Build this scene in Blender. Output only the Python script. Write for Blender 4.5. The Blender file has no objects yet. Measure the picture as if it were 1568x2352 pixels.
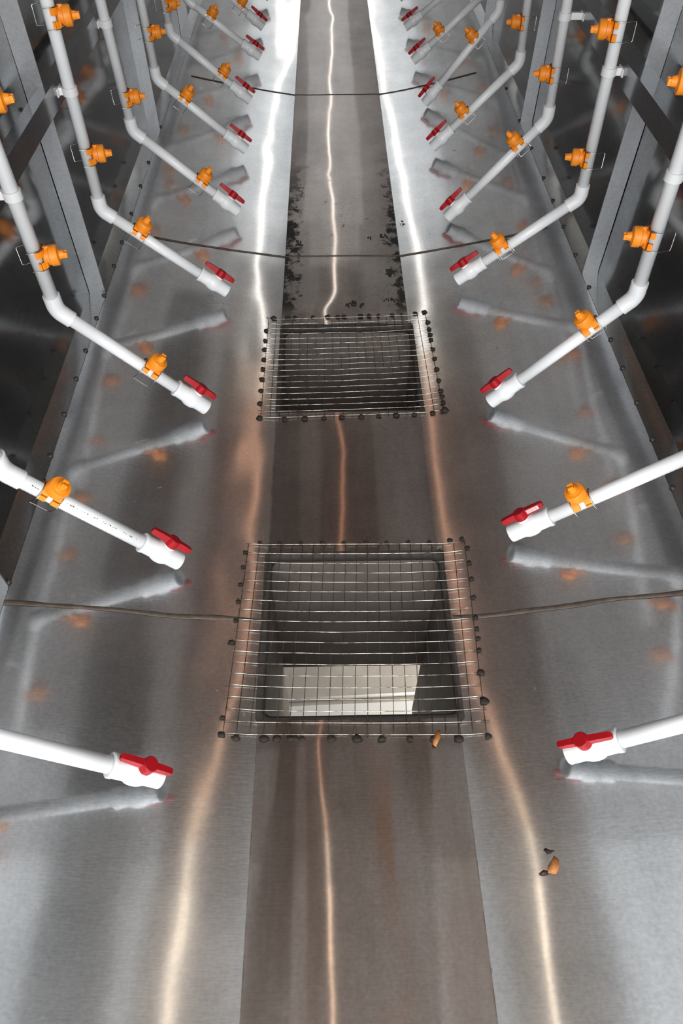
import bpy, bmesh, math, random
from mathutils import Vector, Matrix, noise

random.seed(7)
scn = bpy.context.scene
COL = scn.collection

# ------------------------------------------------------------------ helpers
def link(o, parent=None):
    COL.objects.link(o)
    if parent: o.parent = parent
    return o

def obj(name, bm, mats, parent=None, smooth=True, loc=None):
    me = bpy.data.meshes.new(name)
    bm.normal_update()
    bm.to_mesh(me); bm.free()
    for m in (mats if isinstance(mats, (list, tuple)) else [mats]): me.materials.append(m)
    if smooth:
        for p in me.polygons: p.use_smooth = True
    o = bpy.data.objects.new(name, me)
    if loc is not None: o.location = loc
    return link(o, parent)

def sharp(o, deg=35):
    bm = bmesh.new(); bm.from_mesh(o.data)
    a = math.radians(deg)
    for e in bm.edges:
        if len(e.link_faces) == 2 and e.calc_face_angle(0) > a: e.smooth = False
    bm.to_mesh(o.data); bm.free()
    return o

def thing(name, label, cat, loc=(0, 0, 0), group=None):
    o = bpy.data.objects.new(name, None)
    o.empty_display_size = .02
    o.location = loc
    link(o)
    return tag(o, label, cat, group)

def tag(o, label, cat, group=None):
    o['label'] = label; o['category'] = cat
    if group: o['group'] = group
    return o

def struct(o):
    o['kind'] = 'structure'
    return o

def lerp_table(t, y):
    if y <= t[0][0]: return t[0][1]
    for (a, va), (b, vb) in zip(t, t[1:]):
        if y <= b:
            k = (y - a) / (b - a); k = k * k * (3 - 2 * k) * .5 + k * .5
            return va + (vb - va) * k
    return t[-1][1]

def add_box(bm, c, s, rot=None, mat=0, bevel=0):
    vs = []
    for dx in (-1, 1):
        for dy in (-1, 1):
            for dz in (-1, 1):
                v = Vector((dx * s[0] / 2, dy * s[1] / 2, dz * s[2] / 2))
                if rot: v = rot @ v
                vs.append(bm.verts.new(Vector(c) + v))
    fs = []
    for f in ((0, 1, 3, 2), (4, 6, 7, 5), (0, 4, 5, 1), (2, 3, 7, 6), (0, 2, 6, 4), (1, 5, 7, 3)):
        fc = bm.faces.new([vs[i] for i in f]); fc.material_index = mat; fs.append(fc)
    if bevel:
        es = list({e for f in fs for e in f.edges})
        r = bmesh.ops.bevel(bm, geom=es, offset=bevel, segments=2, affect='EDGES', profile=.6)
        for f in r['faces']: f.material_index = mat
    return vs

def frame_of(d):
    d = d.normalized()
    a = Vector((0, 1, 0)) if abs(d.y) < .9 else Vector((1, 0, 0))
    u = d.cross(a).normalized(); w = d.cross(u).normalized()
    return u, w

def add_tube(bm, pts, rad, seg=16, cap=True, mat=0, closed=False):
    pts = [Vector(p) for p in pts]
    n = len(pts)
    rads = rad if isinstance(rad, (list, tuple)) else [rad] * n
    rings = []; u = None
    for i, p in enumerate(pts):
        if closed: d = (pts[(i + 1) % n] - pts[i - 1])
        else: d = (pts[min(i + 1, n - 1)] - pts[max(i - 1, 0)])
        d.normalize()
        if u is None: u, w = frame_of(d)
        else:
            u = (u - d * u.dot(d)).normalized(); w = d.cross(u)
        rings.append([bm.verts.new(p + (u * math.cos(2 * math.pi * k / seg) + w * math.sin(2 * math.pi * k / seg)) * rads[i]) for k in range(seg)])
    m = n if closed else n - 1
    for i in range(m):
        A, B = rings[i], rings[(i + 1) % n]
        for k in range(seg):
            f = bm.faces.new((A[k], A[(k + 1) % seg], B[(k + 1) % seg], B[k])); f.material_index = mat
    if cap and not closed:
        f = bm.faces.new(rings[0][::-1]); f.material_index = mat
        f = bm.faces.new(rings[-1]); f.material_index = mat

def add_lathe(bm, prof, axis='x', seg=28, mat=0, org=(0, 0, 0), facet=None):
    """prof: list of (t, r) along the axis; r = 0 closes."""
    org = Vector(org)
    def pt(t, r, a):
        c, s = r * math.cos(a), r * math.sin(a)
        return org + (Vector((t, c, s)) if axis == 'x' else Vector((c, s, t)))
    rings = []
    for t, r in prof:
        if r <= 1e-6: rings.append([bm.verts.new(pt(t, 0, 0))])
        else:
            rings.append([bm.verts.new(pt(t, r * (1 if not facet else 1 - facet * (k % 2)), 2 * math.pi * k / seg)) for k in range(seg)])
    for A, B in zip(rings, rings[1:]):
        for k in range(seg):
            q = (k + 1) % seg
            if len(A) == 1 and len(B) == 1: continue
            if len(A) == 1: f = bm.faces.new((A[0], B[q], B[k]))
            elif len(B) == 1: f = bm.faces.new((A[k], A[q], B[0]))
            else: f = bm.faces.new((A[k], A[q], B[q], B[k]))
            f.material_index = mat

def fix_normals(bm):
    bmesh.ops.recalc_face_normals(bm, faces=bm.faces)

# ------------------------------------------------------------------ materials
def new_mat(name):
    m = bpy.data.materials.new(name); m.use_nodes = True
    nt = m.node_tree; nt.nodes.clear()
    out = nt.nodes.new('ShaderNodeOutputMaterial')
    return m, nt, out

def node(nt, t, **kw):
    n = nt.nodes.new(t)
    for k, v in kw.items():
        if k in n.inputs: n.inputs[k].default_value = v
        else: setattr(n, k, v)
    return n

def obj_coord(nt, scale=(1, 1, 1)):
    tc = node(nt, 'ShaderNodeTexCoord'); mp = node(nt, 'ShaderNodeMapping')
    mp.inputs['Scale'].default_value = scale
    nt.links.new(tc.outputs['Object'], mp.inputs['Vector'])
    return mp.outputs['Vector']

def ramp(nt, fac, stops):
    r = node(nt, 'ShaderNodeValToRGB')
    while len(r.color_ramp.elements) < len(stops): r.color_ramp.elements.new(.5)
    for e, (p, c) in zip(r.color_ramp.elements, stops):
        e.position = p; e.color = c if len(c) == 4 else (*c, 1)
    nt.links.new(fac, r.inputs['Fac'])
    return r.outputs['Color']

def noise_tex(nt, vec, scale, detail=4, rough=.6):
    n = node(nt, 'ShaderNodeTexNoise', Scale=scale, Detail=detail, Roughness=rough)
    nt.links.new(vec, n.inputs['Vector'])
    return n.outputs['Fac']

def mixc(nt, fac, a, b, mode='MIX'):
    m = node(nt, 'ShaderNodeMix', data_type='RGBA', blend_type=mode)
    for v, i in ((fac, 0), (a, 6), (b, 7)):
        if hasattr(v, 'is_linked'): nt.links.new(v, m.inputs[i])
        else: m.inputs[i].default_value = v if i == 0 else (*v, 1)[:4]
    return m.outputs[2]

def math_n(nt, op, a, b=0.0):
    m = node(nt, 'ShaderNodeMath', operation=op)
    for v, i in ((a, 0), (b, 1)):
        if hasattr(v, 'is_linked'): nt.links.new(v, m.inputs[i])
        else: m.inputs[i].default_value = v
    return m.outputs[0]

def steel(name, base, r_sharp, r_soft, soft, blotch=.25, scratch=.0, dirt=None, stain=None):
    """Sheet steel: a polished lobe mixed with a brushed one, cloudy tone and dirt."""
    m, nt, out = new_mat(name)
    v = obj_coord(nt)
    cloud = noise_tex(nt, v, 3.2, 6, .65)
    vs = obj_coord(nt, (1, .12, 1)); streak = noise_tex(nt, vs, 14, 4, .6)
    k = math_n(nt, 'ADD', math_n(nt, 'MULTIPLY', cloud, .6), math_n(nt, 'MULTIPLY', streak, .4))
    lo = [c * (1 - blotch) for c in base]; hi = [min(1, c * (1 + blotch)) for c in base]
    colr = ramp(nt, k, [(.33, lo), (.68, hi)])
    fine = noise_tex(nt, v, 160, 2, .5)
    colr = mixc(nt, .10, colr, ramp(nt, fine, [(.3, (.0, .0, .0)), (.7, (1, 1, 1))]), 'OVERLAY')
    if stain:
        colr = stain(nt, v, colr)
    dirtm = None
    if dirt:
        colr, dirtm = dirt(nt, v, colr)
    p1 = node(nt, 'ShaderNodeBsdfPrincipled', Metallic=1.0); p2 = node(nt, 'ShaderNodeBsdfPrincipled', Metallic=1.0)
    rr = math_n(nt, 'ADD', r_sharp, math_n(nt, 'MULTIPLY', math_n(nt, 'SUBTRACT', cloud, .5), r_sharp * .7))
    nt.links.new(rr, p1.inputs['Roughness']); p2.inputs['Roughness'].default_value = r_soft
    for p in (p1, p2): nt.links.new(colr, p.inputs['Base Color'])
    if scratch:
        vx = obj_coord(nt, (.14, 1, 1)); sc = noise_tex(nt, vx, 260, 2, .5)
        bp = node(nt, 'ShaderNodeBump', Strength=scratch, Distance=.001)
        nt.links.new(sc, bp.inputs['Height']); nt.links.new(bp.outputs['Normal'], p2.inputs['Normal'])
    mx = node(nt, 'ShaderNodeMixShader')
    sf = math_n(nt, 'ADD', soft, math_n(nt, 'MULTIPLY', math_n(nt, 'SUBTRACT', cloud, .5), .3))
    nt.links.new(sf, mx.inputs[0])
    nt.links.new(p1.outputs[0], mx.inputs[1]); nt.links.new(p2.outputs[0], mx.inputs[2])
    last = mx.outputs[0]
    if dirtm is not None:
        d = node(nt, 'ShaderNodeBsdfPrincipled', Roughness=.8)
        nt.links.new(colr, d.inputs['Base Color'])
        m2 = node(nt, 'ShaderNodeMixShader'); nt.links.new(dirtm, m2.inputs[0])
        nt.links.new(last, m2.inputs[1]); nt.links.new(d.outputs[0], m2.inputs[2]); last = m2.outputs[0]
    nt.links.new(last, out.inputs['Surface'])
    return m

def smooth_range(nt, x, a, b):
    mr = node(nt, 'ShaderNodeMapRange', interpolation_type='SMOOTHSTEP')
    nt.links.new(x, mr.inputs['Value'])
    mr.inputs['From Min'].default_value = a; mr.inputs['From Max'].default_value = b
    return mr.outputs[0]

def channel_brown(nt, v, colr):
    """streaky brown tone, stronger towards the near end of the channel"""
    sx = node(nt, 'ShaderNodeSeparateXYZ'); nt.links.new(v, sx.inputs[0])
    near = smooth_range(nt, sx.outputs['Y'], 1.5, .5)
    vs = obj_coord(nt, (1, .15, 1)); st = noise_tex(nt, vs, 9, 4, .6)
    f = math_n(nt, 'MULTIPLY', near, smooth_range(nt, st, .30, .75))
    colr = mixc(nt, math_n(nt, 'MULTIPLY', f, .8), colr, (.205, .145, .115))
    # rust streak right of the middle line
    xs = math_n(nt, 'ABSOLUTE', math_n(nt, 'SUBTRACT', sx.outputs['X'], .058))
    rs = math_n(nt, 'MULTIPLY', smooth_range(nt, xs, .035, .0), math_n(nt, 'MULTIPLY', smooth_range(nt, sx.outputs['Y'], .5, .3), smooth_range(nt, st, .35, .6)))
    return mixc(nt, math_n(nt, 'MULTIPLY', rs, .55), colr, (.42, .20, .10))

def channel_dirt(nt, v, colr):
    """black algae along both edges of the channel just past the far opening"""
    sx = node(nt, 'ShaderNodeSeparateXYZ'); nt.links.new(v, sx.inputs[0])
    yb = math_n(nt, 'MULTIPLY', smooth_range(nt, sx.outputs['Y'], 1.55, 1.68), smooth_range(nt, sx.outputs['Y'], 2.75, 2.1))
    el = smooth_range(nt, sx.outputs['X'], -.075, -.15); er = smooth_range(nt, sx.outputs['X'], .13, .197)
    edge = math_n(nt, 'MAXIMUM', el, math_n(nt, 'MULTIPLY', er, .8))
    vs = obj_coord(nt, (1.0, .8, 1)); n1 = noise_tex(nt, vs, 26, 6, .7)
    thr = math_n(nt, 'ADD', n1, math_n(nt, 'MULTIPLY', edge, .24))
    blob = math_n(nt, 'MULTIPLY', smooth_range(nt, thr, .60, .72), yb)
    # thin dark line along the joints everywhere
    jl = smooth_range(nt, sx.outputs['X'], -.1455, -.150); jr = smooth_range(nt, sx.outputs['X'], .1915, .195)
    n2 = noise_tex(nt, v, 30, 5, .7)
    jn = math_n(nt, 'MULTIPLY', math_n(nt, 'MAXIMUM', jl, jr), smooth_range(nt, n2, .42, .62))
    # sparse specks
    n3 = noise_tex(nt, v, 75, 2, .5); n4 = noise_tex(nt, v, 5, 2, .5)
    sp = math_n(nt, 'MULTIPLY', smooth_range(nt, n3, .735, .76), smooth_range(nt, n4, .5, .6))
    f = math_n(nt, 'MAXIMUM', math_n(nt, 'MAXIMUM', blob, math_n(nt, 'MULTIPLY', jn, .8)), math_n(nt, 'MULTIPLY', sp, .5))
    return mixc(nt, f, colr, (.018, .018, .014)), math_n(nt, 'MULTIPLY', f, .9)

def side_dirt(nt, v, colr):
    n3 = noise_tex(nt, v, 60, 2, .5); n4 = noise_tex(nt, v, 6, 2, .5)
    sp = math_n(nt, 'MULTIPLY', smooth_range(nt, n3, .72, .76), smooth_range(nt, n4, .48, .6))
    f = math_n(nt, 'MULTIPLY', sp, .6)
    return mixc(nt, f, colr, (.05, .045, .04)), f

M = {}
M['side'] = steel('brushed_steel_tray', (.56, .57, .58), .09, .29, .57, .20, .25, side_dirt)
M['channel'] = steel('stained_steel_channel', (.34, .305, .285), .06, .36, .72, .25, .15, channel_dirt, channel_brown)
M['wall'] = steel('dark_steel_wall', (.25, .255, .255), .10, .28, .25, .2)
M['flange'] = steel('steel_flange', (.46, .47, .47), .12, .36, .5, .15)
M['post'] = steel('galvanised_post', (.58, .59, .61), .25, .55, .75, .12)
M['rail'] = steel('steel_rail', (.30, .31, .32), .12, .34, .35, .15)

def plain(name, c, rough=.4, var=.06, nscale=30, bump=0, sss=0, spec=.5):
    m, nt, out = new_mat(name)
    v = obj_coord(nt); n = noise_tex(nt, v, nscale, 4, .6)
    colr = ramp(nt, n, [(.3, [x * (1 - var) for x in c]), (.7, [min(1, x * (1 + var)) for x in c])])
    p = node(nt, 'ShaderNodeBsdfPrincipled', Roughness=rough)
    p.inputs['Specular IOR Level'].default_value = spec
    nt.links.new(colr, p.inputs['Base Color'])
    if bump:
        b = node(nt, 'ShaderNodeBump', Strength=bump, Distance=.002); nt.links.new(n, b.inputs['Height']); nt.links.new(b.outputs[0], p.inputs['Normal'])
    if sss:
        p.inputs['Subsurface Weight'].default_value = sss; p.inputs['Subsurface Scale'].default_value = .004
    nt.links.new(p.outputs[0], out.inputs['Surface'])
    return m

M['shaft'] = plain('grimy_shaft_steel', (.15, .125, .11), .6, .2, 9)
M['pvc'] = plain('white_pvc', (.86, .87, .88), .32, .03, 18)
M['orange'] = plain('orange_plastic', (1.0, .30, .012), .42, .04, 40)
M['red'] = plain('red_plastic', (.36, .005, .010), .45, .06, 40, spec=.25)
M['sticker'] = plain('pale_sticker', (.80, .55, .55), .5, .05, 60)
M['ink'] = plain('black_ink', (.05, .05, .07), .6, .3, 300)
M['bracket'] = plain('white_clamp_plastic', (.80, .80, .80), .4, .03, 40)
M['rust'] = plain('rusty_grime', (.022, .015, .009), .85, .5, 90, .6)
M['seam'] = plain('weld_seam_brown', (.085, .062, .045), .6, .35, 70, .4)
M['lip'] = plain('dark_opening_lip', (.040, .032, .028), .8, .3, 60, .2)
M['algae'] = plain('black_green_algae', (.022, .026, .015), .85, .5, 80, .4)
M['leaf_orange'] = plain('orange_brown_leaf', (.40, .15, .035), .6, .3, 120, .3)
M['leaf_dark'] = plain('dark_red_leaf', (.045, .006, .008), .6, .3, 120, .3)
M['screw'] = plain('dark_screw', (.05, .045, .04), .5, .3, 200)
M['ground'] = plain('pale_concrete', (.42, .39, .35), .7, .15, 8)
M['board'] = plain('white_board', (.80, .79, .77), .5, .04, 10)
M['beam'] = plain('dark_beam_paint', (.05, .045, .04), .6, .15, 10)
M['canopy'] = plain('brown_canopy_paint', (.22, .15, .11), .6, .15, 10)
M['housing'] = plain('grey_lamp_housing', (.25, .25, .25), .5, .1, 20)

def wire_mat():
    m, nt, out = new_mat('galvanised_wire')
    v = obj_coord(nt); n = noise_tex(nt, v, 60, 4, .6)
    c = ramp(nt, n, [(.35, (.10, .075, .05)), (.6, (.62, .58, .52))])
    p = node(nt, 'ShaderNodeBsdfPrincipled', Metallic=.9, Roughness=.28); nt.links.new(c, p.inputs['Base Color'])
    nt.links.new(p.outputs[0], out.inputs['Surface'])
    return m
M['wire'] = wire_mat()
def dim_wire_mat():  # lengthwise wires mirror less light; that dimness is put into the colour
    m, nt, out = new_mat('darkened_wire')
    v = obj_coord(nt); n = noise_tex(nt, v, 60, 4, .6)
    c = ramp(nt, n, [(.35, (.05, .035, .022)), (.7, (.16, .13, .10))])
    p = node(nt, 'ShaderNodeBsdfPrincipled', Metallic=.6, Roughness=.5); nt.links.new(c, p.inputs['Base Color'])
    nt.links.new(p.outputs[0], out.inputs['Surface'])
    return m
M['dim_wire'] = dim_wire_mat()
def clip_mat():
    m, nt, out = new_mat('spring_steel')
    p = node(nt, 'ShaderNodeBsdfPrincipled', Metallic=1.0, Roughness=.22)
    p.inputs['Base Color'].default_value = (.45, .44, .42, 1)
    nt.links.new(p.outputs[0], out.inputs['Surface'])
    return m
M['clip'] = clip_mat()

# ------------------------------------------------------------------ camera
CAM = Vector((-.0147, 0, 1.156)); H = 1.156
F = 1603.55
Rv = Vector((.99984312, -.01771046, -.00025925)); Uv = Vector((.01396394, .77916038, .62666906)); Fv = Vector((.0108966, .62657438, -.77928545))
cd = bpy.data.cameras.new('camera'); cam = bpy.data.objects.new('camera', cd); COL.objects.link(cam)
cam.matrix_world = Matrix(((Rv.x, Uv.x, -Fv.x, CAM.x), (Rv.y, Uv.y, -Fv.y, CAM.y), (Rv.z, Uv.z, -Fv.z, CAM.z), (0, 0, 0, 1)))
cd.sensor_fit = 'HORIZONTAL'; cd.sensor_width = 36; cd.lens = F / 1568 * 36
cd.clip_start = .02; cd.clip_end = 60
scn.camera = cam

# ------------------------------------------------------------------ tray surface
ZS = 1.80                 # height of the slot lamp line above the channel
SLX = .010
JL, JR = -.150, .195      # edges of the channel sheet
FL, FR = -.609, .662      # fold where the side sheets meet the flange
WL, WR = -.649, .703      # walls
HOLES = ((.472, .826, -.151, .205), (1.236, 1.580, -.148, .206))   # y0, y1, x0, x1
YEND = 6.0
Y0 = -.8
# where the bright bend lines run (Y, X)
LT = [(.06, -.250), (.18, -.245), (.27, -.239), (.34, -.236), (.44, -.216), (.55, -.188), (.65, -.180), (.76, -.178), (.88, -.191), (1.0, -.180), (1.10, -.172),
      (1.18, -.186), (1.28, -.182), (1.42, -.184), (1.57, -.197), (1.72, -.219), (1.9, -.236), (2.2, -.242), (2.6, -.236), (3.2, -.219), (3.65, -.160), (4.2, -.150), (6, -.20)]
RT = [(.05, .270), (.2, .275), (.29, .276), (.33, .273), (.45, .250), (.56, .226), (.66, .216), (.86, .212), (1.23, .218), (1.39, .216), (1.55, .220), (1.67, .243), (1.89, .247),
      (2.09, .244), (2.37, .237), (2.78, .234), (3.13, .221), (3.43, .212), (4.2, .200), (6, .22)]
MT = [(.05, -.025), (.18, -.030), (.30, -.040), (.366, -.057), (.431, -.072), (.46, -.058), (.60, -.01), (.9, .002), (1.116, .009), (1.217, -.003), (1.5, -.02), (1.642, -.039), (1.70, -.012), (1.735, -.004), (1.89, 0), (2.2, -.003),
      (2.40, -.013), (2.43, -.022), (2.47, -.016), (2.78, -.014), (3.1, -.004), (3.2, -.009), (3.6, .004), (4.0, .012), (4.3, -.004), (6, 0)]
XN = (CAM.x * ZS + SLX * H) / (ZS + H)
def phi(x):
    """tilt at which a point x of the tray mirrors the slot lamp to eye height"""
    return math.tan((math.atan(abs(x - CAM.x) / H) + math.atan(abs(x - SLX) / ZS)) / 2)

DS = .006
def side_profile(side, y, cache={}):
    """heights along a side sheet, integrated from its tilt: a gentle hollow curve, dented where the sheet was worked"""
    key = (side, round(y, 5))
    if key in cache: return cache[key]
    xl = abs(lerp_table(LT if side < 0 else RT, y)); xj = abs(JL if side < 0 else JR)
    d0 = .235 if side < 0 else .250
    base = phi(side * d0)
    dev = phi(side * xl) - base
    zs, z, x = [0.0], 0.0, xj
    while x < .74:
        xm = x + DS / 2
        g = math.exp(-((xm - xl) / .05) ** 2)
        back = -.333 * math.exp(-((xm - xl - .22) / .15) ** 2)
        z += (base + GROW * max(0, xm - .30) + dev * (g + back)) * DS
        zs.append(z); x += DS
    cache[key] = zs
    return zs
GROW = .20

def side_z(side, ax, y):
    zs = side_profile(side, y); t = (ax - abs(JL if side < 0 else JR)) / DS
    if t <= 0: return 0.0
    i = min(int(t), len(zs) - 2); k = t - i
    return zs[i] * (1 - k) + zs[i + 1] * k

def ripple(x, y, amp=.0007):
    return amp * (noise.noise(Vector((x * 4.0 + 3, y * 3.0, 1.7))) + .35 * noise.noise(Vector((x * 11, y * 9, 4.1))))

def surf(x, y):
    """height of the tray at x, y"""
    if JL <= x <= JR:
        sh = lerp_table(MT, y) - XN + .006 * noise.noise(Vector((.3, y * 6.5, 9.1))) + .003 * noise.noise(Vector((.3, y * 19, 2.1)))
        w = max(0, 1 - (abs(x) / .14) ** 2)
        return .0015 + sh * .71 * x * w
    side = -1 if x < 0 else 1
    return side_z(side, abs(x), y) + ripple(x, y) * max(0, min(1, (abs(x) - abs(JL if side < 0 else JR)) / .08))

def ygrid(step0=.012):
    ys = []; y = Y0
    while y < YEND:
        ys.append(y); y += step0 if y < 4.4 else .05
    for h in HOLES: ys += [h[0], h[1]]
    ys.sort(); hs = [v for h in HOLES for v in h[:2]]
    return [y for y in ys if y in hs or min(abs(y - v) for v in hs) > .004]

YS = ygrid()
def in_hole(y0, y1):
    m = (y0 + y1) / 2
    for h in HOLES:
        if h[0] < m < h[1]: return h
    return None

# the channel sheet
bm = bmesh.new()
nx = 22
rows = []
for y in YS:
    rows.append([bm.verts.new((JL + (JR - JL) * i / nx, y, surf(JL + (JR - JL) * i / nx, y))) for i in range(nx + 1)])
for a in range(len(YS) - 1):
    if in_hole(YS[a], YS[a + 1]): continue
    for i in range(nx):
        bm.faces.new((rows[a][i], rows[a][i + 1], rows[a + 1][i + 1], rows[a + 1][i]))
bmesh.ops.delete(bm, geom=[v for v in bm.verts if not v.link_faces], context='VERTS')
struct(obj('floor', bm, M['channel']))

# the side sheets
for side, nm in ((-1, 'floor_left_slope'), (1, 'floor_right_slope')):
    bm = bmesh.new()
    XF = FL if side < 0 else FR
    fr = [0, .012, .024, .036, .048, .060, .07, .08, .09, .10, .11, .12, .13, .14, .15, .165, .18, .20, .23, .26, .30, .34, .38, .42]
    XJ = JL if side < 0 else JR
    span = abs(XF - XJ)
    fr = [f for f in fr if f < span - .02] + [span]
    prev = None
    for a, y in enumerate(YS):
        row = []
        h0 = in_hole(YS[a], YS[a + 1]) if a + 1 < len(YS) else None
        h1 = in_hole(YS[a - 1], YS[a]) if a else None
        h = h0 or h1
        for i, f in enumerate(fr):
            x = XJ + side * f
            if side > 0 and i == 0 and h: x = h[3]
            z = surf(x, y) if abs(x) > abs(XJ) else 0.0
            row.append(bm.verts.new((x, y, z)))
        if prev:
            for i in range(len(fr) - 1):
                q = (prev[i], prev[i + 1], row[i + 1], row[i])
                bm.faces.new(q if side > 0 else q[::-1])
        prev = row
    struct(obj(nm, bm, M['side']))

# flat flanges between the fold and the walls, each with its row of screws
for side, nm in ((-1, 'trim_1'), (1, 'trim_2')):
    XF, XW = (FL, WL) if side < 0 else (FR, WR)
    bm = bmesh.new(); prev = None
    ysf = [Y0 + .1 * i for i in range(int((YEND - Y0) / .1) + 1)]
    for y in ysf:
        z0 = surf(XF - side * .004, y)
        row = [bm.verts.new((XF - side * .004, y, z0 + .0015)), bm.verts.new((XF + side * .003, y, z0 + .0025)), bm.verts.new((XW, y, z0 + .006))]
        if prev:
            for i in range(2):
                q = (prev[i], prev[i + 1], row[i + 1], row[i])
                bm.faces.new(q if side > 0 else q[::-1])
        prev = row
    fl = struct(obj(nm, bm, M['flange']))
    ys = [.708, 1.023, 1.15, 1.269, 1.372, 1.502, 1.60, 1.74, 1.86, 2.02, 2.19, 2.35, 2.62, 2.9] if side < 0 else [.74, .90, 1.036, 1.151, 1.269, 1.375, 1.595, 1.75, 1.9, 2.05, 2.193, 2.40, 2.618, 2.9]
    for y in ys:
        b = bmesh.new()
        add_lathe(b, [(0, .006), (.003, .0055), (.0045, .003), (.005, 0)], 'z', 10)
        obj('screw', b, M['screw'], fl, loc=(XF, y, surf(XF - side * .004, y) + .002))

# walls
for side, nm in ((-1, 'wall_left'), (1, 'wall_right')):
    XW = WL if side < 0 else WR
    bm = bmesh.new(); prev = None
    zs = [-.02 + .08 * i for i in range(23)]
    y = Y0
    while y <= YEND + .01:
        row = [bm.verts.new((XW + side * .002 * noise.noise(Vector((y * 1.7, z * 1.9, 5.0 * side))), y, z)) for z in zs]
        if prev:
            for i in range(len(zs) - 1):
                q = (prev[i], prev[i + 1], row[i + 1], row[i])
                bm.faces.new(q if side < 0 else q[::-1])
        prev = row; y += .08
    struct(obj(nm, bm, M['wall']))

# weld seams across the tray
def seam(n, y, w, segs, wob):
    for x0, x1 in segs:
        bm = bmesh.new(); prev = None
        k = max(4, int((x1 - x0) / .01))
        for i in range(k + 1):
            x = x0 + (x1 - x0) * i / k
            yc = y + wob * noise.noise(Vector((x * 9, y * 7, .5)))
            ww = w * (1 + .4 * noise.noise(Vector((x * 25, y, 2.5))))
            z = max(surf(x, y), surf(x - .006, y), surf(x + .006, y)) - .0005
            row = [bm.verts.new((x, yc - ww, z)), bm.verts.new((x, yc - ww * .5, z + .0022)), bm.verts.new((x, yc + ww * .5, z + .0022)), bm.verts.new((x, yc + ww, z))]
            if prev:
                for a in range(3): bm.faces.new((prev[a], row[a], row[a + 1], prev[a + 1]))
            prev = row
        struct(obj('trim_%d' % n[0], bm, M['seam'])); n[0] += 1
cnt = [3]
seam(cnt, .667, .0048, ((FL + .004, -.153), (.207, FR - .004)), .006)
seam(cnt, 1.916, .0030, ((-.53, .62),), .004)
seam(cnt, 3.118, .0028, ((-.56, .58),), .004)

# ------------------------------------------------------------------ drain shafts under the two openings
def shaft(h, label, back_bottom, lab_y):
    y0, y1, x0, x1 = h
    t = thing('drain_shaft', label, 'drain', ((x0 + x1) / 2, (y0 + y1) / 2, -.9))
    L = Vector(t.location)
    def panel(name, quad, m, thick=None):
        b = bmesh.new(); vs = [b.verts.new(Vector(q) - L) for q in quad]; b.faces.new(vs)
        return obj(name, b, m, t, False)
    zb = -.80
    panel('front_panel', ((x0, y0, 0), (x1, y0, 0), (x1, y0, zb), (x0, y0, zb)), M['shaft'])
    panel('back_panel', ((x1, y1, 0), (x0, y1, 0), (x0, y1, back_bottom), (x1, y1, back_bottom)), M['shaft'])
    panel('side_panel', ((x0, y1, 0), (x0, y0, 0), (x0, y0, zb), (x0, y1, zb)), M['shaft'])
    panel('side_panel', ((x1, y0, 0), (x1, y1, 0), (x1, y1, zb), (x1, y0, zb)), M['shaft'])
    # turned-down dark lip round the mouth
    b = bmesh.new(); r = .012; d = .020; pts = []
    def ring(ins, z, rr):
        out = []
        for cx, cy, a0 in ((x1 - ins - rr, y1 - ins - rr, 0), (x0 + ins + rr, y1 - ins - rr, 90), (x0 + ins + rr, y0 + ins + rr, 180), (x1 - ins - rr, y0 + ins + rr, 270)):
            for k in range(6):
                a = math.radians(a0 + 90 * k / 5)
                out.append(b.verts.new(Vector((cx + rr * math.cos(a), cy + rr * math.sin(a), z)) - L))
        return out
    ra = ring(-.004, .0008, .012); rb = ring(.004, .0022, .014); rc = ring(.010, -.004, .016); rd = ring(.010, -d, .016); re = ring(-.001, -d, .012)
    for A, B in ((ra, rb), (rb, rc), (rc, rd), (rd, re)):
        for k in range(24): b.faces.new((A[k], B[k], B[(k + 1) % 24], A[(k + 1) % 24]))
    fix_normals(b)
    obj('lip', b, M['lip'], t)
    return t
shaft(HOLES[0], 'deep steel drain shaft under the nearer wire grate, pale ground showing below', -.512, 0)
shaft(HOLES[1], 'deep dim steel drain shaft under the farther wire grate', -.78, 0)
# the ground below, seen through the nearer shaft
bm = bmesh.new(); add_box(bm, (.03, 1.4, -.985), (2.6, 3.6, .05))
struct(obj('ground', bm, M['ground'], smooth=False))
bm = bmesh.new(); add_box(bm, (0, 0, .004), (.80, .30, .008), Matrix.Rotation(.03, 3, 'Z'), 0, .002)
tag(obj('white_board', bm, M['board'], smooth=False, loc=(.05, .765, -.96)), 'white board lying on the ground below the nearer drain shaft', 'board')
bm = bmesh.new(); add_tube(bm, [(-.5, -.016, 0), (.5, .022, 0)], .0055, 10)
tag(obj('pale_conduit', bm, M['board'], loc=(.05, .935, -.9545)), 'thin pale conduit lying beside the white board below the drain', 'conduit')

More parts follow.
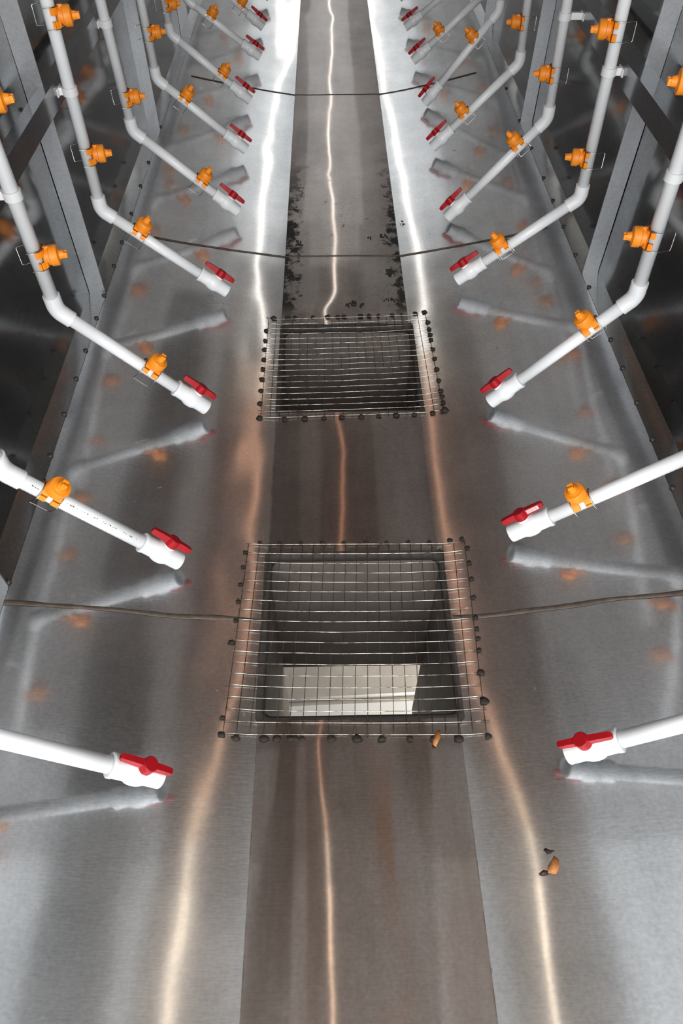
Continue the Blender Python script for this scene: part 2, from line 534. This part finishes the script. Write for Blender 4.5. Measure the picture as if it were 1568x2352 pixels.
# ------------------------------------------------------------------ wire grates
def grate(name, label, corners, nr, nc, clumps, sag):
    """corners: far-left, far-right, near-right, near-left"""
    fl_, fr_, nr_, nl_ = [Vector((*c, 0)) for c in corners]
    base = (fl_ + fr_ + nr_ + nl_) / 4
    def P(u, v, dz=0):      # u across, v from far to near
        q = (fl_ * (1 - u) + fr_ * u) * (1 - v) + (nl_ * (1 - u) + nr_ * u) * v
        x, y = q.x, q.y
        z = 0
        if x < JL or x > JR: z = surf(x, y)
        z = max(z, .0015)
        inside = max(0, min(1, min(u, 1 - u) / .15)) * max(0, min(1, min(v, 1 - v) / .12))
        w = noise.noise(Vector((u * 5, v * 5, 3.3))) * .0022 * inside
        y -= sag * math.sin(math.pi * max(0, min(1, u))) * inside
        return Vector((x, y, z + .0030 + dz + w)) - base
    b = bmesh.new()
    for j in range(nr):
        v = j / (nr - 1); e = random.uniform(-.012, .012)
        add_tube(b, [P(-.008 + (1.016) * k / 28 + (e if k in (0, 28) else 0), v, .0013) for k in range(29)], .0006, 6, mat=0)
    for i in range(nc):
        u = i / (nc - 1)
        add_tube(b, [P(u, -.005 + 1.01 * k / 24) for k in range(25)], .0007, 6, mat=1)
    fix_normals(b)
    g = tag(obj(name, b, [M['wire'], M['dim_wire']], loc=base), label, 'grate', 'wire grates over the channel')
    for u, v, s in clumps:
        c = bmesh.new(); bmesh.ops.create_icosphere(c, subdivisions=2, radius=1)
        sd = random.random() * 50
        for vv in c.verts:
            d = 1 + .55 * noise.noise(vv.co * 1.7 + Vector((sd, 0, 0)))
            vv.co = Vector((vv.co.x * s * d, vv.co.y * s * .8 * d, vv.co.z * s * .55 * d))
        obj('rusty_screw', c, M['rust'], g, loc=P(u, v, -.0005))
    return g
G2 = ((-.189, .843), (.250, .838), (.236, .440), (-.206, .448))
G1 = ((-.184, 1.599), (.242, 1.613), (.250, 1.228), (-.185, 1.214))
c2 = [(u, -.015, .0045) for u in (.05, .14, .24, .34, .44, .545, .64, .74, .84)] + [(.935, -.02, .006), (.99, -.02, .006)]
c2 += [(-.012, v, .0045) for v in (.05, .14, .245, .345, .45)] + [(-.015, .565, .006), (-.01, .93, .005), (-.005, 1.005, .0065)]
c2 += [(1.01, v, .0055) for v in (.04, .13, .225, .33, .44)] + [(1.01, v, .005) for v in (.50, .55, .61)] + [(1.005, .72, .007), (1.005, .855, .0085), (1.005, 1.01, .006)]
c2 += [(u, 1.015, s) for u, s in ((.05, .007), (.155, .008), (.205, .008), (.255, .007), (.275, .006), (.30, .005), (.41, .0075), (.51, .008), (.605, .007), (.71, .006), (.80, .006), (.895, .008))]
c1 = [(u, -.02, s) for u, s in ((.03, .008), (.12, .008), (.165, .007), (.28, .006), (.375, .008), (.44, .006), (.48, .007), (.585, .007), (.64, .006), (.70, .005), (.79, .006), (.85, .004), (.94, .007), (.995, .007))]
c1 += [(-.01, v, .0065) for v in (.13, .24, .335, .44, .54, .64, .75, .87)] + [(-.005, 1.0, .0075)]
c1 += [(1.005, v, .0065) for v in (.10, .18, .24, .30, .40, .5, .61, .72, .82, .87, .93)] + [(1.005, 1.0, .010)]
c1 += [(u, 1.01, s) for u, s in ((.13, .007), (.24, .008), (.345, .006), (.44, .007), (.55, .007), (.645, .006), (.74, .008), (.84, .006), (.94, .007))]
grate('wire_grate', 'square wire mesh grate over the nearer opening in the channel, bright below', G2, 19, 21, c2, .004)
grate('wire_grate', 'square wire mesh grate over the farther, dark opening in the channel', G1, 19, 21, c1, .003)

# ------------------------------------------------------------------ posts and rails
def post(x_wall, side, y, label, h=1.5):
    w = .042
    z0 = surf((FL if side < 0 else FR) - side * .004, y) + .001
    t = thing('steel_post', label, 'post', (x_wall - side * .02, y, z0), 'steel angle posts against the walls')
    b = bmesh.new()
    xa, xb = (x_wall - side * .001), (x_wall - side * w)
    L = Vector(t.location)
    th = .003
    def bx(x0_, x1_, y0_, y1_, bb):
        add_box(bb, Vector(((x0_ + x1_) / 2, (y0_ + y1_) / 2, z0 + h / 2)) - L, (abs(x1_ - x0_), abs(y1_ - y0_), h))
    bx(xa, xb, y - th / 2, y + th / 2, b)                        # leg facing along the tank
    bx(xa, x_wall - side * (.001 + th), y + th / 2, y + .025, b)   # leg against the wall
    obj('angle_bar', b, M['post'], t, False)
    for zz in (.55, .78):
        s = bmesh.new(); add_lathe(s, [(0, .005), (.003, .0045), (.0042, 0)], 'x', 10)
        o = obj('bolt', s, M['screw'], t, loc=Vector((x_wall - side * .02, y - th / 2, z0 + zz - .1)) - L)
        o.rotation_euler = (0, 0, -math.pi / 2)
    return t
ordn = ['nearest the camera, only its foot in view', 'standing beside the far grate', 'standing behind the sixth white pipe', 'farthest along']
for k, y in enumerate((.700, 1.612, 2.600, 3.52)):
    post(WL, -1, y, ('steel angle post on the left wall, ' if k else 'steel angle post at left frame edge, ') + ('only its foot in view' if k == 0 else ['', 'its foot beside the far wire grate', 'its foot at the fifth white pipe', 'the farthest one, near the frame top'][k]))
for k, y in enumerate((1.665, 2.60, 3.52)):
    post(WR, 1, y, 'steel angle post on the right wall, ' + ['its foot beside the far wire grate', 'its foot at the fifth white pipe', 'the farthest one, near the frame top'][k])
for side, XW, nm in ((-1, WL, 'left'), (1, WR, 'right')):
    t = thing('steel_rail', 'level steel angle rail carrying the white pipes on the %s wall' % nm, 'rail', (XW - side * (.055 if side < 0 else .075), 2.4, .556 if side < 0 else .572), 'level pipe rails')
    tw = .026 if side < 0 else .046
    b = bmesh.new()
    add_box(b, (side * (tw / 2 - .003), 0, .0215), (tw, 6.0, .003))
    add_box(b, (-side * .0015, 0, -.0020), (.003, 6.0, .044))
    obj('angle_bar', b, M['rail'], t, False)

# ------------------------------------------------------------------ nozzle, valve, clamp masters
PR = .01335
def nozzle_meshes():
    # saddle: half shell hugging the pipe (pipe along X, spray along Z)
    b = bmesh.new()
    ri, ro = PR + .0003, PR + .0058
    n = 20
    ang = [math.radians(-82 + 164 * k / n) for k in range(n + 1)]
    def shell(x0, x1, a_list):
        for a0, a1 in zip(a_list, a_list[1:]):
            q = []
            for x in (x0, x1):
                for a in (a0, a1):
                    for r in (ri, ro): q.append(b.verts.new((x, r * math.sin(a), r * math.cos(a))))
            for f in ((0, 1, 3, 2), (4, 6, 7, 5), (1, 5, 7, 3), (0, 2, 6, 4), (0, 4, 5, 1), (2, 3, 7, 6)): b.faces.new([q[i] for i in f])
    mid = [a for a in ang if abs(a) < math.radians(46)]
    shell(-.0055, .0055, mid)
    shell(-.0180, -.0055, ang); shell(.0055, .0180, ang)
    add_lathe(b, [(.016, 0), (.016, .0135), (.0215, .0128), (.0215, .0168), (.0245, .0168), (.0245, .012), (.026, 0)], 'z', 24)
    add_box(b, (-.014, 0, .0215), (.012, .006, .010), None, 0, .001)
    bmesh.ops.remove_doubles(b, verts=b.verts, dist=1e-6)
    fix_normals(b)
    body = bpy.data.meshes.new('spray_nozzle'); b.to_mesh(body); b.free(); body.materials.append(M['orange'])
    b = bmesh.new()
    add_lathe(b, [(.0245, 0), (.0245, .0172), (.0260, .0192), (.0405, .0192), (.0425, .0180), (.0432, .0125), (.0450, .0105), (.0455, 0)], 'z', 32, facet=.035)
    # tip with a slot
    add_lathe(b, [(.043, .0090), (.0465, .0085), (.0545, .0072), (.0552, .006)], 'z', 20)
    add_box(b, (0, .0042, .0570), (.0105, .0042, .0085), None, 0, .0012)
    add_box(b, (0, -.0042, .0570), (.0105, .0042, .0085), None, 0, .0012)
    add_box(b, (0, 0, .0535), (.010, .010, .003))
    fix_normals(b)
    cap = bpy.data.meshes.new('nozzle_cap')
    for v in b.verts: v.co.z = .0245 + (v.co.z - .0245) * .86
    b.to_mesh(cap); b.free(); cap.materials.append(M['orange'])
    b = bmesh.new()
    # spring clip: two loops round the pipe joined by a bar behind it
    for s in (-1, 1):
        pts = []
        for k in range(11):
            a = math.radians(-95 + 190 * k / 10)
            pts.append((s * .0185, (ro + .0006) * math.sin(a), (ro + .0006) * math.cos(a)))
        pts = [(s * .0185, -.0185, -.012), ] + pts + [(s * .0185, .0185, -.012), (s * .0185, .012, -.030)]
        add_tube(b, pts, .00085, 6)
    add_tube(b, [(-.0185, .012, -.030), (-.016, .0115, -.0318), (.016, .0115, -.0318), (.0185, .012, -.030)], .00085, 6)
    fix_normals(b)
    clip = bpy.data.meshes.new('wire_clip'); b.to_mesh(clip); b.free(); clip.materials.append(M['clip'])
    for me in (body, cap, clip):
        t = bmesh.new(); t.from_mesh(me)
        for f in t.faces: f.smooth = True
        for e in t.edges:
            if len(e.link_faces) == 2 and e.calc_face_angle(0) > .6: e.smooth = False
        t.to_mesh(me); t.free()
    return body, cap, clip
NZ = nozzle_meshes()

def valve_meshes():
    b = bmesh.new()   # outlet at x=0, pipe enters at x=.088
    add_lathe(b, [(.018, 0), (.018, .0132), (.001, .0134), (0, .0145), (0, .0170), (.0012, .0178), (.026, .0178), (.0275, .0186), (.030, .0192), (.033, .0205), (.038, .0216), (.044, .0219), (.050, .0214), (.055, .0200), (.058, .0184),
                  (.060, .0180), (.0785, .0180), (.080, .0190), (.0855, .0192), (.0865, .0180), (.0865, .0136), (.070, .0136), (.070, 0)], 'x', 36)
    add_lathe(b, [(.012, .0120), (.0225, .0115), (.0225, 0)], 'z', 24, org=(.039, 0, 0))
    fix_normals(b)
    body = bpy.data.meshes.new('ball_valve'); b.to_mesh(body); b.free(); body.materials.append(M['pvc'])
    b = bmesh.new()   # red tee handle, origin on the stem axis
    add_lathe(b, [(.0215, 0), (.0215, .0115), (.0225, .0125), (.0385, .0120), (.0400, .0108), (.0403, 0)], 'z', 28)
    for s, ln in ((1, .047), (-1, .039)):
        q = []
        for x, hw, z0, z1 in ((.004, .0052, .0245, .0385), (ln * .55, .0048, .0255, .0385), (ln - .003, .0046, .0265, .0375), (ln, .0032, .028, .036)):
            q.append([b.verts.new((s * x, yy, zz)) for yy, zz in ((-hw, z0), (hw, z0), (hw, z1), (-hw, z1))])
        for A, B in zip(q, q[1:]):
            for k in range(4): b.faces.new((A[k], A[(k + 1) % 4], B[(k + 1) % 4], B[k]))
        b.faces.new(q[-1]); b.faces.new(q[0][::-1])
    fix_normals(b)
    han = bpy.data.meshes.new('handle'); b.to_mesh(han); b.free(); han.materials.append(M['red'])
    for me in (body, han):
        t = bmesh.new(); t.from_mesh(me)
        for f in t.faces: f.smooth = True
        for e in t.edges:
            if len(e.link_faces) == 2 and e.calc_face_angle(0) > .6: e.smooth = False
        t.to_mesh(me); t.free()
    return body, han
VM = valve_meshes()
def sticker_mesh():
    b = bmesh.new()
    add_box(b, (.026, -.0057, .0325), (.024, .0006, .0080), None, 0)
    for k in range(9):
        x = .0165 + k * .0024
        add_box(b, (x, -.00605, .0325), (.0006 + .0004 * (k % 2), .0002, .0056 - .0012 * (k % 3)), None, 1)
    me = bpy.data.meshes.new('handle_sticker'); b.to_mesh(me); b.free(); me.materials.append(M['sticker']); me.materials.append(M['red'])
    return me
STK = sticker_mesh()

def child(me, name, parent, mat):
    o = bpy.data.objects.new(name, me); link(o, parent); o.matrix_local = mat
    return o

def basis(xa, za, org):
    xa = xa.normalized(); za = (za - xa * za.dot(xa)).normalized(); ya = za.cross(xa)
    return Matrix(((xa.x, ya.x, za.x, org.x), (xa.y, ya.y, za.y, org.y), (xa.z, ya.z, za.z, org.z), (0, 0, 0, 1)))

def ang_dir(e, th):
    return e * math.cos(math.radians(th)) + Vector((0, 1, 0)) * math.sin(math.radians(th))

# side, index: x_end z_end x_elbow z_elbow Y lean ; lower nozzle (fraction, angle) ; riser nozzles (height, angle) ; valve angle
PIPES = {
 ('L', 1): (-.289, .055, -.563, .306, .363, 0, (.95, 0), (.30,), 2),
 ('L', 2): (-.312, .053, -.551, .317, .771, 0, (.765, -8), (.39,), 20),
 ('L', 3): (-.304, .053, -.564, .320, 1.201, -.007, (.415, 0), (.116, .385), 20),
 ('L', 4): (-.294, .060, -.572, .291, 1.652, .017, (.725, 0), (.131, .400), 20),
 ('L', 5): (-.297, .059, -.566, .297, 2.078, -.029, (.380, 0), (.085, .36), 20),
 ('L', 6): (-.300, .060, -.564, .282, 2.495, -.017, (.715, 0), (.127, .39), 20),
 ('L', 7): (-.313, .061, -.576, .282, 2.909, -.029, (.380, 0), (.087, .36), 20),
 ('L', 8): (-.299, .064, -.573, .267, 3.347, 0, (.695, 0), (.12, .39), 20),
 ('L', 9): (-.308, .054, -.580, .287, 3.743, 0, (.36, 0), (.09,), 20),
 ('L', 10): (-.300, .055, -.572, .295, 4.165, 0, (.70, 0), (.12,), 20),
 ('R', 1): (.348, .060, .628, .291, .387, -.13, (.92, 3), (.30,), 2),
 ('R', 2): (.332, .058, .625, .295, .822, -.11, (.400, 3), (.12, .39), 20),
 ('R', 3): (.353, .049, .602, .327, 1.215, -.05, (.730, 3), (.129, .394), 20),
 ('R', 4): (.331, .061, .611, .288, 1.693, -.045, (.400, 3), (.099, .362), 20),
 ('R', 5): (.348, .046, .593, .330, 2.054, -.049, (.745, 3), (.112, .38), 20),
 ('R', 6): (.347, .055, .600, .314, 2.513, -.047, (.405, 3), (.112, .38), 20),
 ('R', 7): (.357, .046, .592, .344, 2.909, 0, (.710, 3), (.12, .38), 20),
 ('R', 8): (.345, .055, .622, .299, 3.317, -.09, (.400, 3), (.12, .38), 20),
 ('R', 9): (.343, .057, .637, .278, 3.719, -.15, (.72, 3), (.12,), 20),
 ('R', 10): (.345, .055, .622, .300, 4.145, -.09, (.40, 3), (.12,), 20),
}
PL = {
 ('L', 1): 'nearest left white spray pipe, cut by the frame edge, level with near grate front',
 ('L', 2): 'left white spray pipe with dark printed lettering, valve beside the near grate',
 ('L', 3): 'left white spray pipe with its valve beside the far wire grate',
 ('L', 4): 'left white spray pipe lying across the middle weld seam, between far grate and second post',
 ('L', 5): 'left white spray pipe fifth from the camera, its elbow in front of the second post',
 ('L', 6): 'left white spray pipe sixth from the camera, just past the second post',
 ('L', 7): 'left white spray pipe seventh from the camera, valve at the farthest weld seam',
 ('L', 8): 'left white spray pipe eighth from the camera, elbow cut by the top edge',
 ('L', 9): 'left white spray pipe ninth from the camera, valve just below the top edge',
 ('L', 10): 'tenth and farthest left white spray pipe, cut off by the top edge',
 ('R', 1): 'nearest right white spray pipe, cut by the frame edge, level with near grate front',
 ('R', 2): 'right white spray pipe with a pale sticker on its red handle, beside the near grate',
 ('R', 3): 'right white spray pipe with its valve beside the far wire grate',
 ('R', 4): 'right white spray pipe lying across the middle weld seam, past the far grate',
 ('R', 5): 'right white spray pipe fifth from the camera, in front of the second post foot',
 ('R', 6): 'right white spray pipe sixth from the camera, just past the second post',
 ('R', 7): 'right white spray pipe seventh from the camera, glossy streak along it, at farthest weld seam',
 ('R', 8): 'right white spray pipe eighth from the camera, elbow above the frame',
 ('R', 9): 'right white spray pipe ninth from the camera, valve just below the top edge',
 ('R', 10): 'tenth and farthest right white spray pipe, cut off by the top edge',
}

def add_nozzle(root, P, along, spray, flip):
    m = basis(along * flip, spray, P)
    n = child(NZ[0], 'spray_nozzle', root, m)
    child(NZ[1], 'nozzle_cap', n, Matrix.Identity(4))
    child(NZ[2], 'wire_clip', n, Matrix.Identity(4))
    return n

for (sd, i), (xe, ze, xb, zb, y, lean, low, ups, va) in PIPES.items():
    sg = -1 if sd == 'L' else 1
    A = Vector((xe, y, ze)); B = Vector((xb, y, zb)); T = Vector((xb + lean * .95, y, zb + .95))
    root = thing('spray_pipe', PL[(sd, i)], 'pipe', A, 'white spray pipes along both walls')
    d = (B - A).normalized(); up = (T - B).normalized(); ln = (B - A).length
    # slanted length (starts inside the valve) and riser
    b = bmesh.new(); add_tube(b, [d * .072, d * (ln - .016)], PR, 28); obj('slanted_pipe', b, M['pvc'], root)
    b = bmesh.new(); add_tube(b, [B - A + up * .016, T - A], PR, 28); obj('riser_pipe', b, M['pvc'], root)
    # elbow
    b = bmesh.new()
    k = .0145; e0 = B - A - d * k; e1 = B - A + up * k
    pts = [B - A - d * .034, B - A - d * .0338, B - A - d * .017]; rr = [.0160, .0168, .0168]
    for q in range(9):
        t = q / 8
        pts.append(e0 * (1 - t) ** 2 + (B - A) * 2 * t * (1 - t) + e1 * t * t); rr.append(.0170)
    pts += [B - A + up * .017, B - A + up * .0338, B - A + up * .034]; rr += [.0168, .0168, .0160]
    add_tube(b, pts, rr, 28); sharp(obj('elbow', b, M['pvc'], root), 40)
    # valve
    e1v = Vector((-sg * d.z, 0, abs(d.x))).normalized()
    v = child(VM[0], 'ball_valve', root, basis(d, ang_dir(e1v, va), Vector((0, 0, 0))))
    tw = random.uniform(-.07, .07)
    hm = Matrix.Translation((.039, 0, 0)) @ Matrix.Rotation(tw, 4, 'Z')
    h = child(VM[1], 'handle', v, hm)
    h['label'] = 'red tee handle'
    if (sd, i) == ('R', 2):
        s = child(STK, 'handle_sticker', v, hm @ Matrix.Rotation(0, 4, 'Z')); s['label'] = 'pale sticker on the handle'
    # nozzles
    add_nozzle(root, d * (ln * low[0]), d, ang_dir(e1v, low[1]), 1)
    for hgt in ups:
        add_nozzle(root, B - A + up * hgt, up, ang_dir(Vector((-sg, 0, 0)), 12), -1)
    # clamp on the rail
    hz = .556 if sg < 0 else .572
    pc = B - A + up * ((hz - zb) / up.z)
    b = bmesh.new()
    prof = []
    for kk in range(17):
        a = 2 * math.pi * kk / 16
    rin, rout = PR + .0002, PR + .0030
    ringo = [[], [], [], []]
    for kk in range(20):
        a = 2 * math.pi * kk / 20
        c, s_ = math.cos(a), math.sin(a)
        for lst, (r, z) in zip(ringo, ((rin, -.008), (rout, -.008), (rout, .008), (rin, .008))): lst.append(b.verts.new(pc + Vector((r * c, r * s_, z))))
    for q in range(4):
        Aq, Bq = ringo[q], ringo[(q + 1) % 4]
        for kk in range(20): b.faces.new((Aq[kk], Aq[(kk + 1) % 20], Bq[(kk + 1) % 20], Bq[kk]))
    xr = (WL + .057 if sg < 0 else WR - .077) - A.x
    x0c = pc.x + sg * rin
    add_box(b, ((x0c + xr) / 2, pc.y, pc.z), (max(.004, abs(xr - x0c)), .012, .015), None, 0, .001)
    add_box(b, (xr - sg * .0015, pc.y, pc.z), (.003, .034, .016), None, 0, .0008)
    fix_normals(b)
    sharp(obj('pipe_clamp', b, M['bracket'], root), 35)
    if (sd, i) == ('L', 2):     # worn print along the pipe, too faint to read
        b = bmesh.new(); rnd = random.Random(3)
        mb = basis(d, ang_dir(e1v, -38), Vector((0, 0, 0)))
        s0 = .10
        while s0 < ln - .045:
            g = rnd.random()
            if .765 * ln - .022 < s0 < .765 * ln + .022 or g < .30: s0 += .004; continue
            w = rnd.choice((.0008, .0012, .0018)); hh = rnd.choice((.0012, .0020, .0026))
            dark = s0 > .26 or rnd.random() < .4
            if not dark: hh *= .45
            add_box(b, mb @ Vector((s0, rnd.uniform(-.0006, .0006), PR)), (w, hh, .0003), mb.to_3x3())
            s0 += w + rnd.choice((.0008, .0014, .004))
        obj('printed_lettering', b, M['ink'], root, False)

# ------------------------------------------------------------------ debris
def leaf(name, label, loc, mat, parts, rz=0):
    t = thing(name, label, 'leaf', loc)
    for nm, poly, m, hgt in parts:
        b = bmesh.new(); n = len(poly)
        top = [b.verts.new((x, yy, hgt + .004 * math.sin(x * 260) * math.cos(yy * 210))) for x, yy in poly]
        bot = [b.verts.new((x, yy, v.co.z - .0008)) for (x, yy), v in zip(poly, top)]
        ct = b.verts.new((sum(p[0] for p in poly) / n, sum(p[1] for p in poly) / n, hgt + .005)); cb = b.verts.new(ct.co - Vector((0, 0, .0008)))
        for k in range(n):
            q = (k + 1) % n
            b.faces.new((top[k], top[q], ct)); b.faces.new((bot[q], bot[k], cb)); b.faces.new((top[k], bot[k], bot[q], top[q]))
        fix_normals(b)
        o = obj(nm, b, m, t)
        o.rotation_euler = (0, 0, rz)
    return t
lx, ly = .299, .232
leaf('leaf_scrap', 'curled orange-brown leaf scrap on the right slope near the bottom', (lx, ly, surf(lx, ly)), None,
     [('dry_blade', [(-.007, -.008), (.006, -.009), (.012, 0), (.013, .010), (.008, .018), (.004, .012), (-.004, .002)], M['leaf_orange'], .003),
      ('dark_tip', [(-.020, -.008), (-.012, -.003), (-.006, -.004), (-.006, -.009), (-.014, -.010)], M['leaf_dark'], .002),
      ('stem', [(-.002, .018), (.008, .019), (.012, .023), (.004, .023), (-.003, .028), (-.006, .025)], M['rust'], .001)])
lx, ly = .152, .438
leaf('leaf_scrap', 'narrow orange leaf scrap caught on the near edge of the nearer grate', (lx, ly, .004), None,
     [('dry_blade', [(-.004, -.016), (.002, -.018), (.006, -.004), (.007, .010), (.003, .013), (-.002, .008), (-.005, -.006)], M['leaf_orange'], .003)], -.25)

# clumps of black-green algae on the channel past the far grate
rnd = random.Random(11)
def clump(label, x, y, sx, sy, n):
    b = bmesh.new()
    for k in range(n):
        a = rnd.uniform(0, 6.28); r = rnd.random() ** .7
        cx, cy = sx * r * math.cos(a), sy * r * math.sin(a)
        s = rnd.uniform(.18, .42) * min(sx, sy); an = rnd.uniform(0, 3.14)
        c = bmesh.new(); bmesh.ops.create_icosphere(c, subdivisions=1, radius=1)
        vs = {}
        for v in c.verts:
            p = Vector((v.co.x * s * 1.7, v.co.y * s * .8, v.co.z * s * .25 + .0008)) * (1 + .3 * rnd.uniform(-1, 1))
            p.rotate(Matrix.Rotation(an, 3, 'Z'))
            vs[v] = b.verts.new(p + Vector((cx, cy, 0)))
        for f in c.faces: b.faces.new([vs[v] for v in f.verts])
        c.free()
    return tag(obj('algae_clump', b, M['algae'], loc=(x, y, surf(x, y) + .0006)), label, 'algae', 'algae clumps on the channel')
def at_floor(px, py):
    dd = Fv * F + Rv * (px - 784) - Uv * (py - 1176)
    t = -CAM.z / dd.z
    return CAM.x + dd.x * t, CAM.y + dd.y * t
for lab, px, py, sx, sy, n in (
    ('round black-green algae clump on the right of the channel above the middle weld seam', 881, 545, .011, .022, 12),
    ('ragged algae clump on the right of the channel just below the middle weld seam', 898, 628, .014, .022, 14),
    ('green stringy algae clump on the right slope edge above the middle weld seam', 924, 518, .008, .020, 8),
    ('long dark red-brown algae streak in the middle of the channel before the far grate', 812, 700, .024, .012, 12),
    ('flat dark algae smear by the right joint before the far grate', 897, 690, .020, .008, 10),
    ('small dark algae clump right of the middle light line above the seam', 848, 549, .008, .008, 6),
    ('dark algae clump on the left of the channel above the middle weld seam', 687, 560, .010, .022, 12)):
    clump(lab, *at_floor(px, py), sx, sy, n)

# ------------------------------------------------------------------ overhead (out of view, mirrored in the steel)
bm = bmesh.new(); add_box(bm, (0, 0, 0), (.20, 5.0, .08), None, 0, .004)
tag(obj('overhead_beam', bm, M['beam'], smooth=False, loc=(-.30, 1.6, ZS)), 'dark overhead beam above the left slope', 'beam')
bm = bmesh.new(); add_box(bm, (.06, 2.1, ZS + .045), (.33, 5.4, .03), None, 0, .004)
struct(obj('ceiling', bm, M['canopy'], smooth=False))

# ------------------------------------------------------------------ light
w = bpy.data.worlds.new('hall'); scn.world = w; w.use_nodes = True
nt = w.node_tree; nt.nodes.clear()
bg = node(nt, 'ShaderNodeBackground'); wo = node(nt, 'ShaderNodeOutputWorld')
bg.inputs['Color'].default_value = (1.0, .98, .96, 1); bg.inputs['Strength'].default_value = .27
nt.links.new(bg.outputs[0], wo.inputs['Surface'])

def area(name, loc, sx, sy, col, radiance, rot=(0, 0, 0)):
    l = bpy.data.lights.new(name, 'AREA'); l.shape = 'RECTANGLE'; l.size = sx; l.size_y = sy
    l.color = col; l.energy = radiance * sx * sy * math.pi
    o = bpy.data.objects.new(name, l); o.location = loc; o.rotation_euler = rot
    COL.objects.link(o)
    return o
WARM = (1, .80, .60); SAL = (1, .50, .30); COOL = (.90, .96, 1.0)
LW = .014
for nm, ya, yb, colr, rad in (('near', -.60, .30, WARM, 9), ('near', .30, .55, WARM, 11), ('near', .55, .72, WARM, 7), ('near', .72, .90, (1, .68, .45), 5.5), ('near', .90, 1.15, (1, .58, .36), 4.5),
                              ('middle', 1.15, 3.3, SAL, 3.6), ('middle', 3.3, 3.7, (1, .72, .52), 7), ('far', 3.7, 12.7, (1, .93, .85), 12)):
    area('slot_lamp_' + nm, (SLX, (ya + yb) / 2, ZS), LW, yb - ya, colr, rad * 1.3)
area('roof_light_far', (.02, 8.8, ZS + .06), .50, 6.6, COOL, .85)
area('roof_light_far', (.02, 5.2, ZS + .06), .40, .6, COOL, .5)

for nm, xa, xb in (('left', -1.20, -.41), ('left', -.195, -.11), ('right', .27, 1.20)):
    k = .55 if xb - xa < .2 else 1
    area('roof_light_' + nm, ((xa + xb) / 2, -.20, ZS + .06), xb - xa, 1.7, COOL, .85 * k)
    area('roof_light_' + nm, ((xa + xb) / 2, .875, ZS + .06), xb - xa, .45, COOL, .38 * k)
area('rear_fill_light', (0, -1.5, 2.0), 2.6, 1.4, (.98, .99, 1), 8.0, (math.radians(62), 0, 0))  # added fill above and behind the camera, whitens the pipes
area('low_fill_light', (.03, -1.7, .85), 1.3, 1.3, (.97, .99, 1), 7.0, (math.radians(90), 0, 0))  # second added fill, lower down, brightens the upright pipes
area('ground_fill_light', (.85, 1.4, -.45), .5, 1.8, (1, .95, .88), 7, (0, math.radians(50), 0))  # added unseen light under the tray, brightens the ground and shafts

vs = scn.view_settings
vs.view_transform = 'Standard'; vs.look = 'None'; vs.gamma = 1; vs.exposure = 0; vs.use_curve_mapping = False
scn.cycles.max_bounces = 8; scn.cycles.glossy_bounces = 6; scn.cycles.diffuse_bounces = 3
scn.cycles.sample_clamp_indirect = 4; scn.cycles.sample_clamp_direct = 0
scn.cycles.use_denoising = True
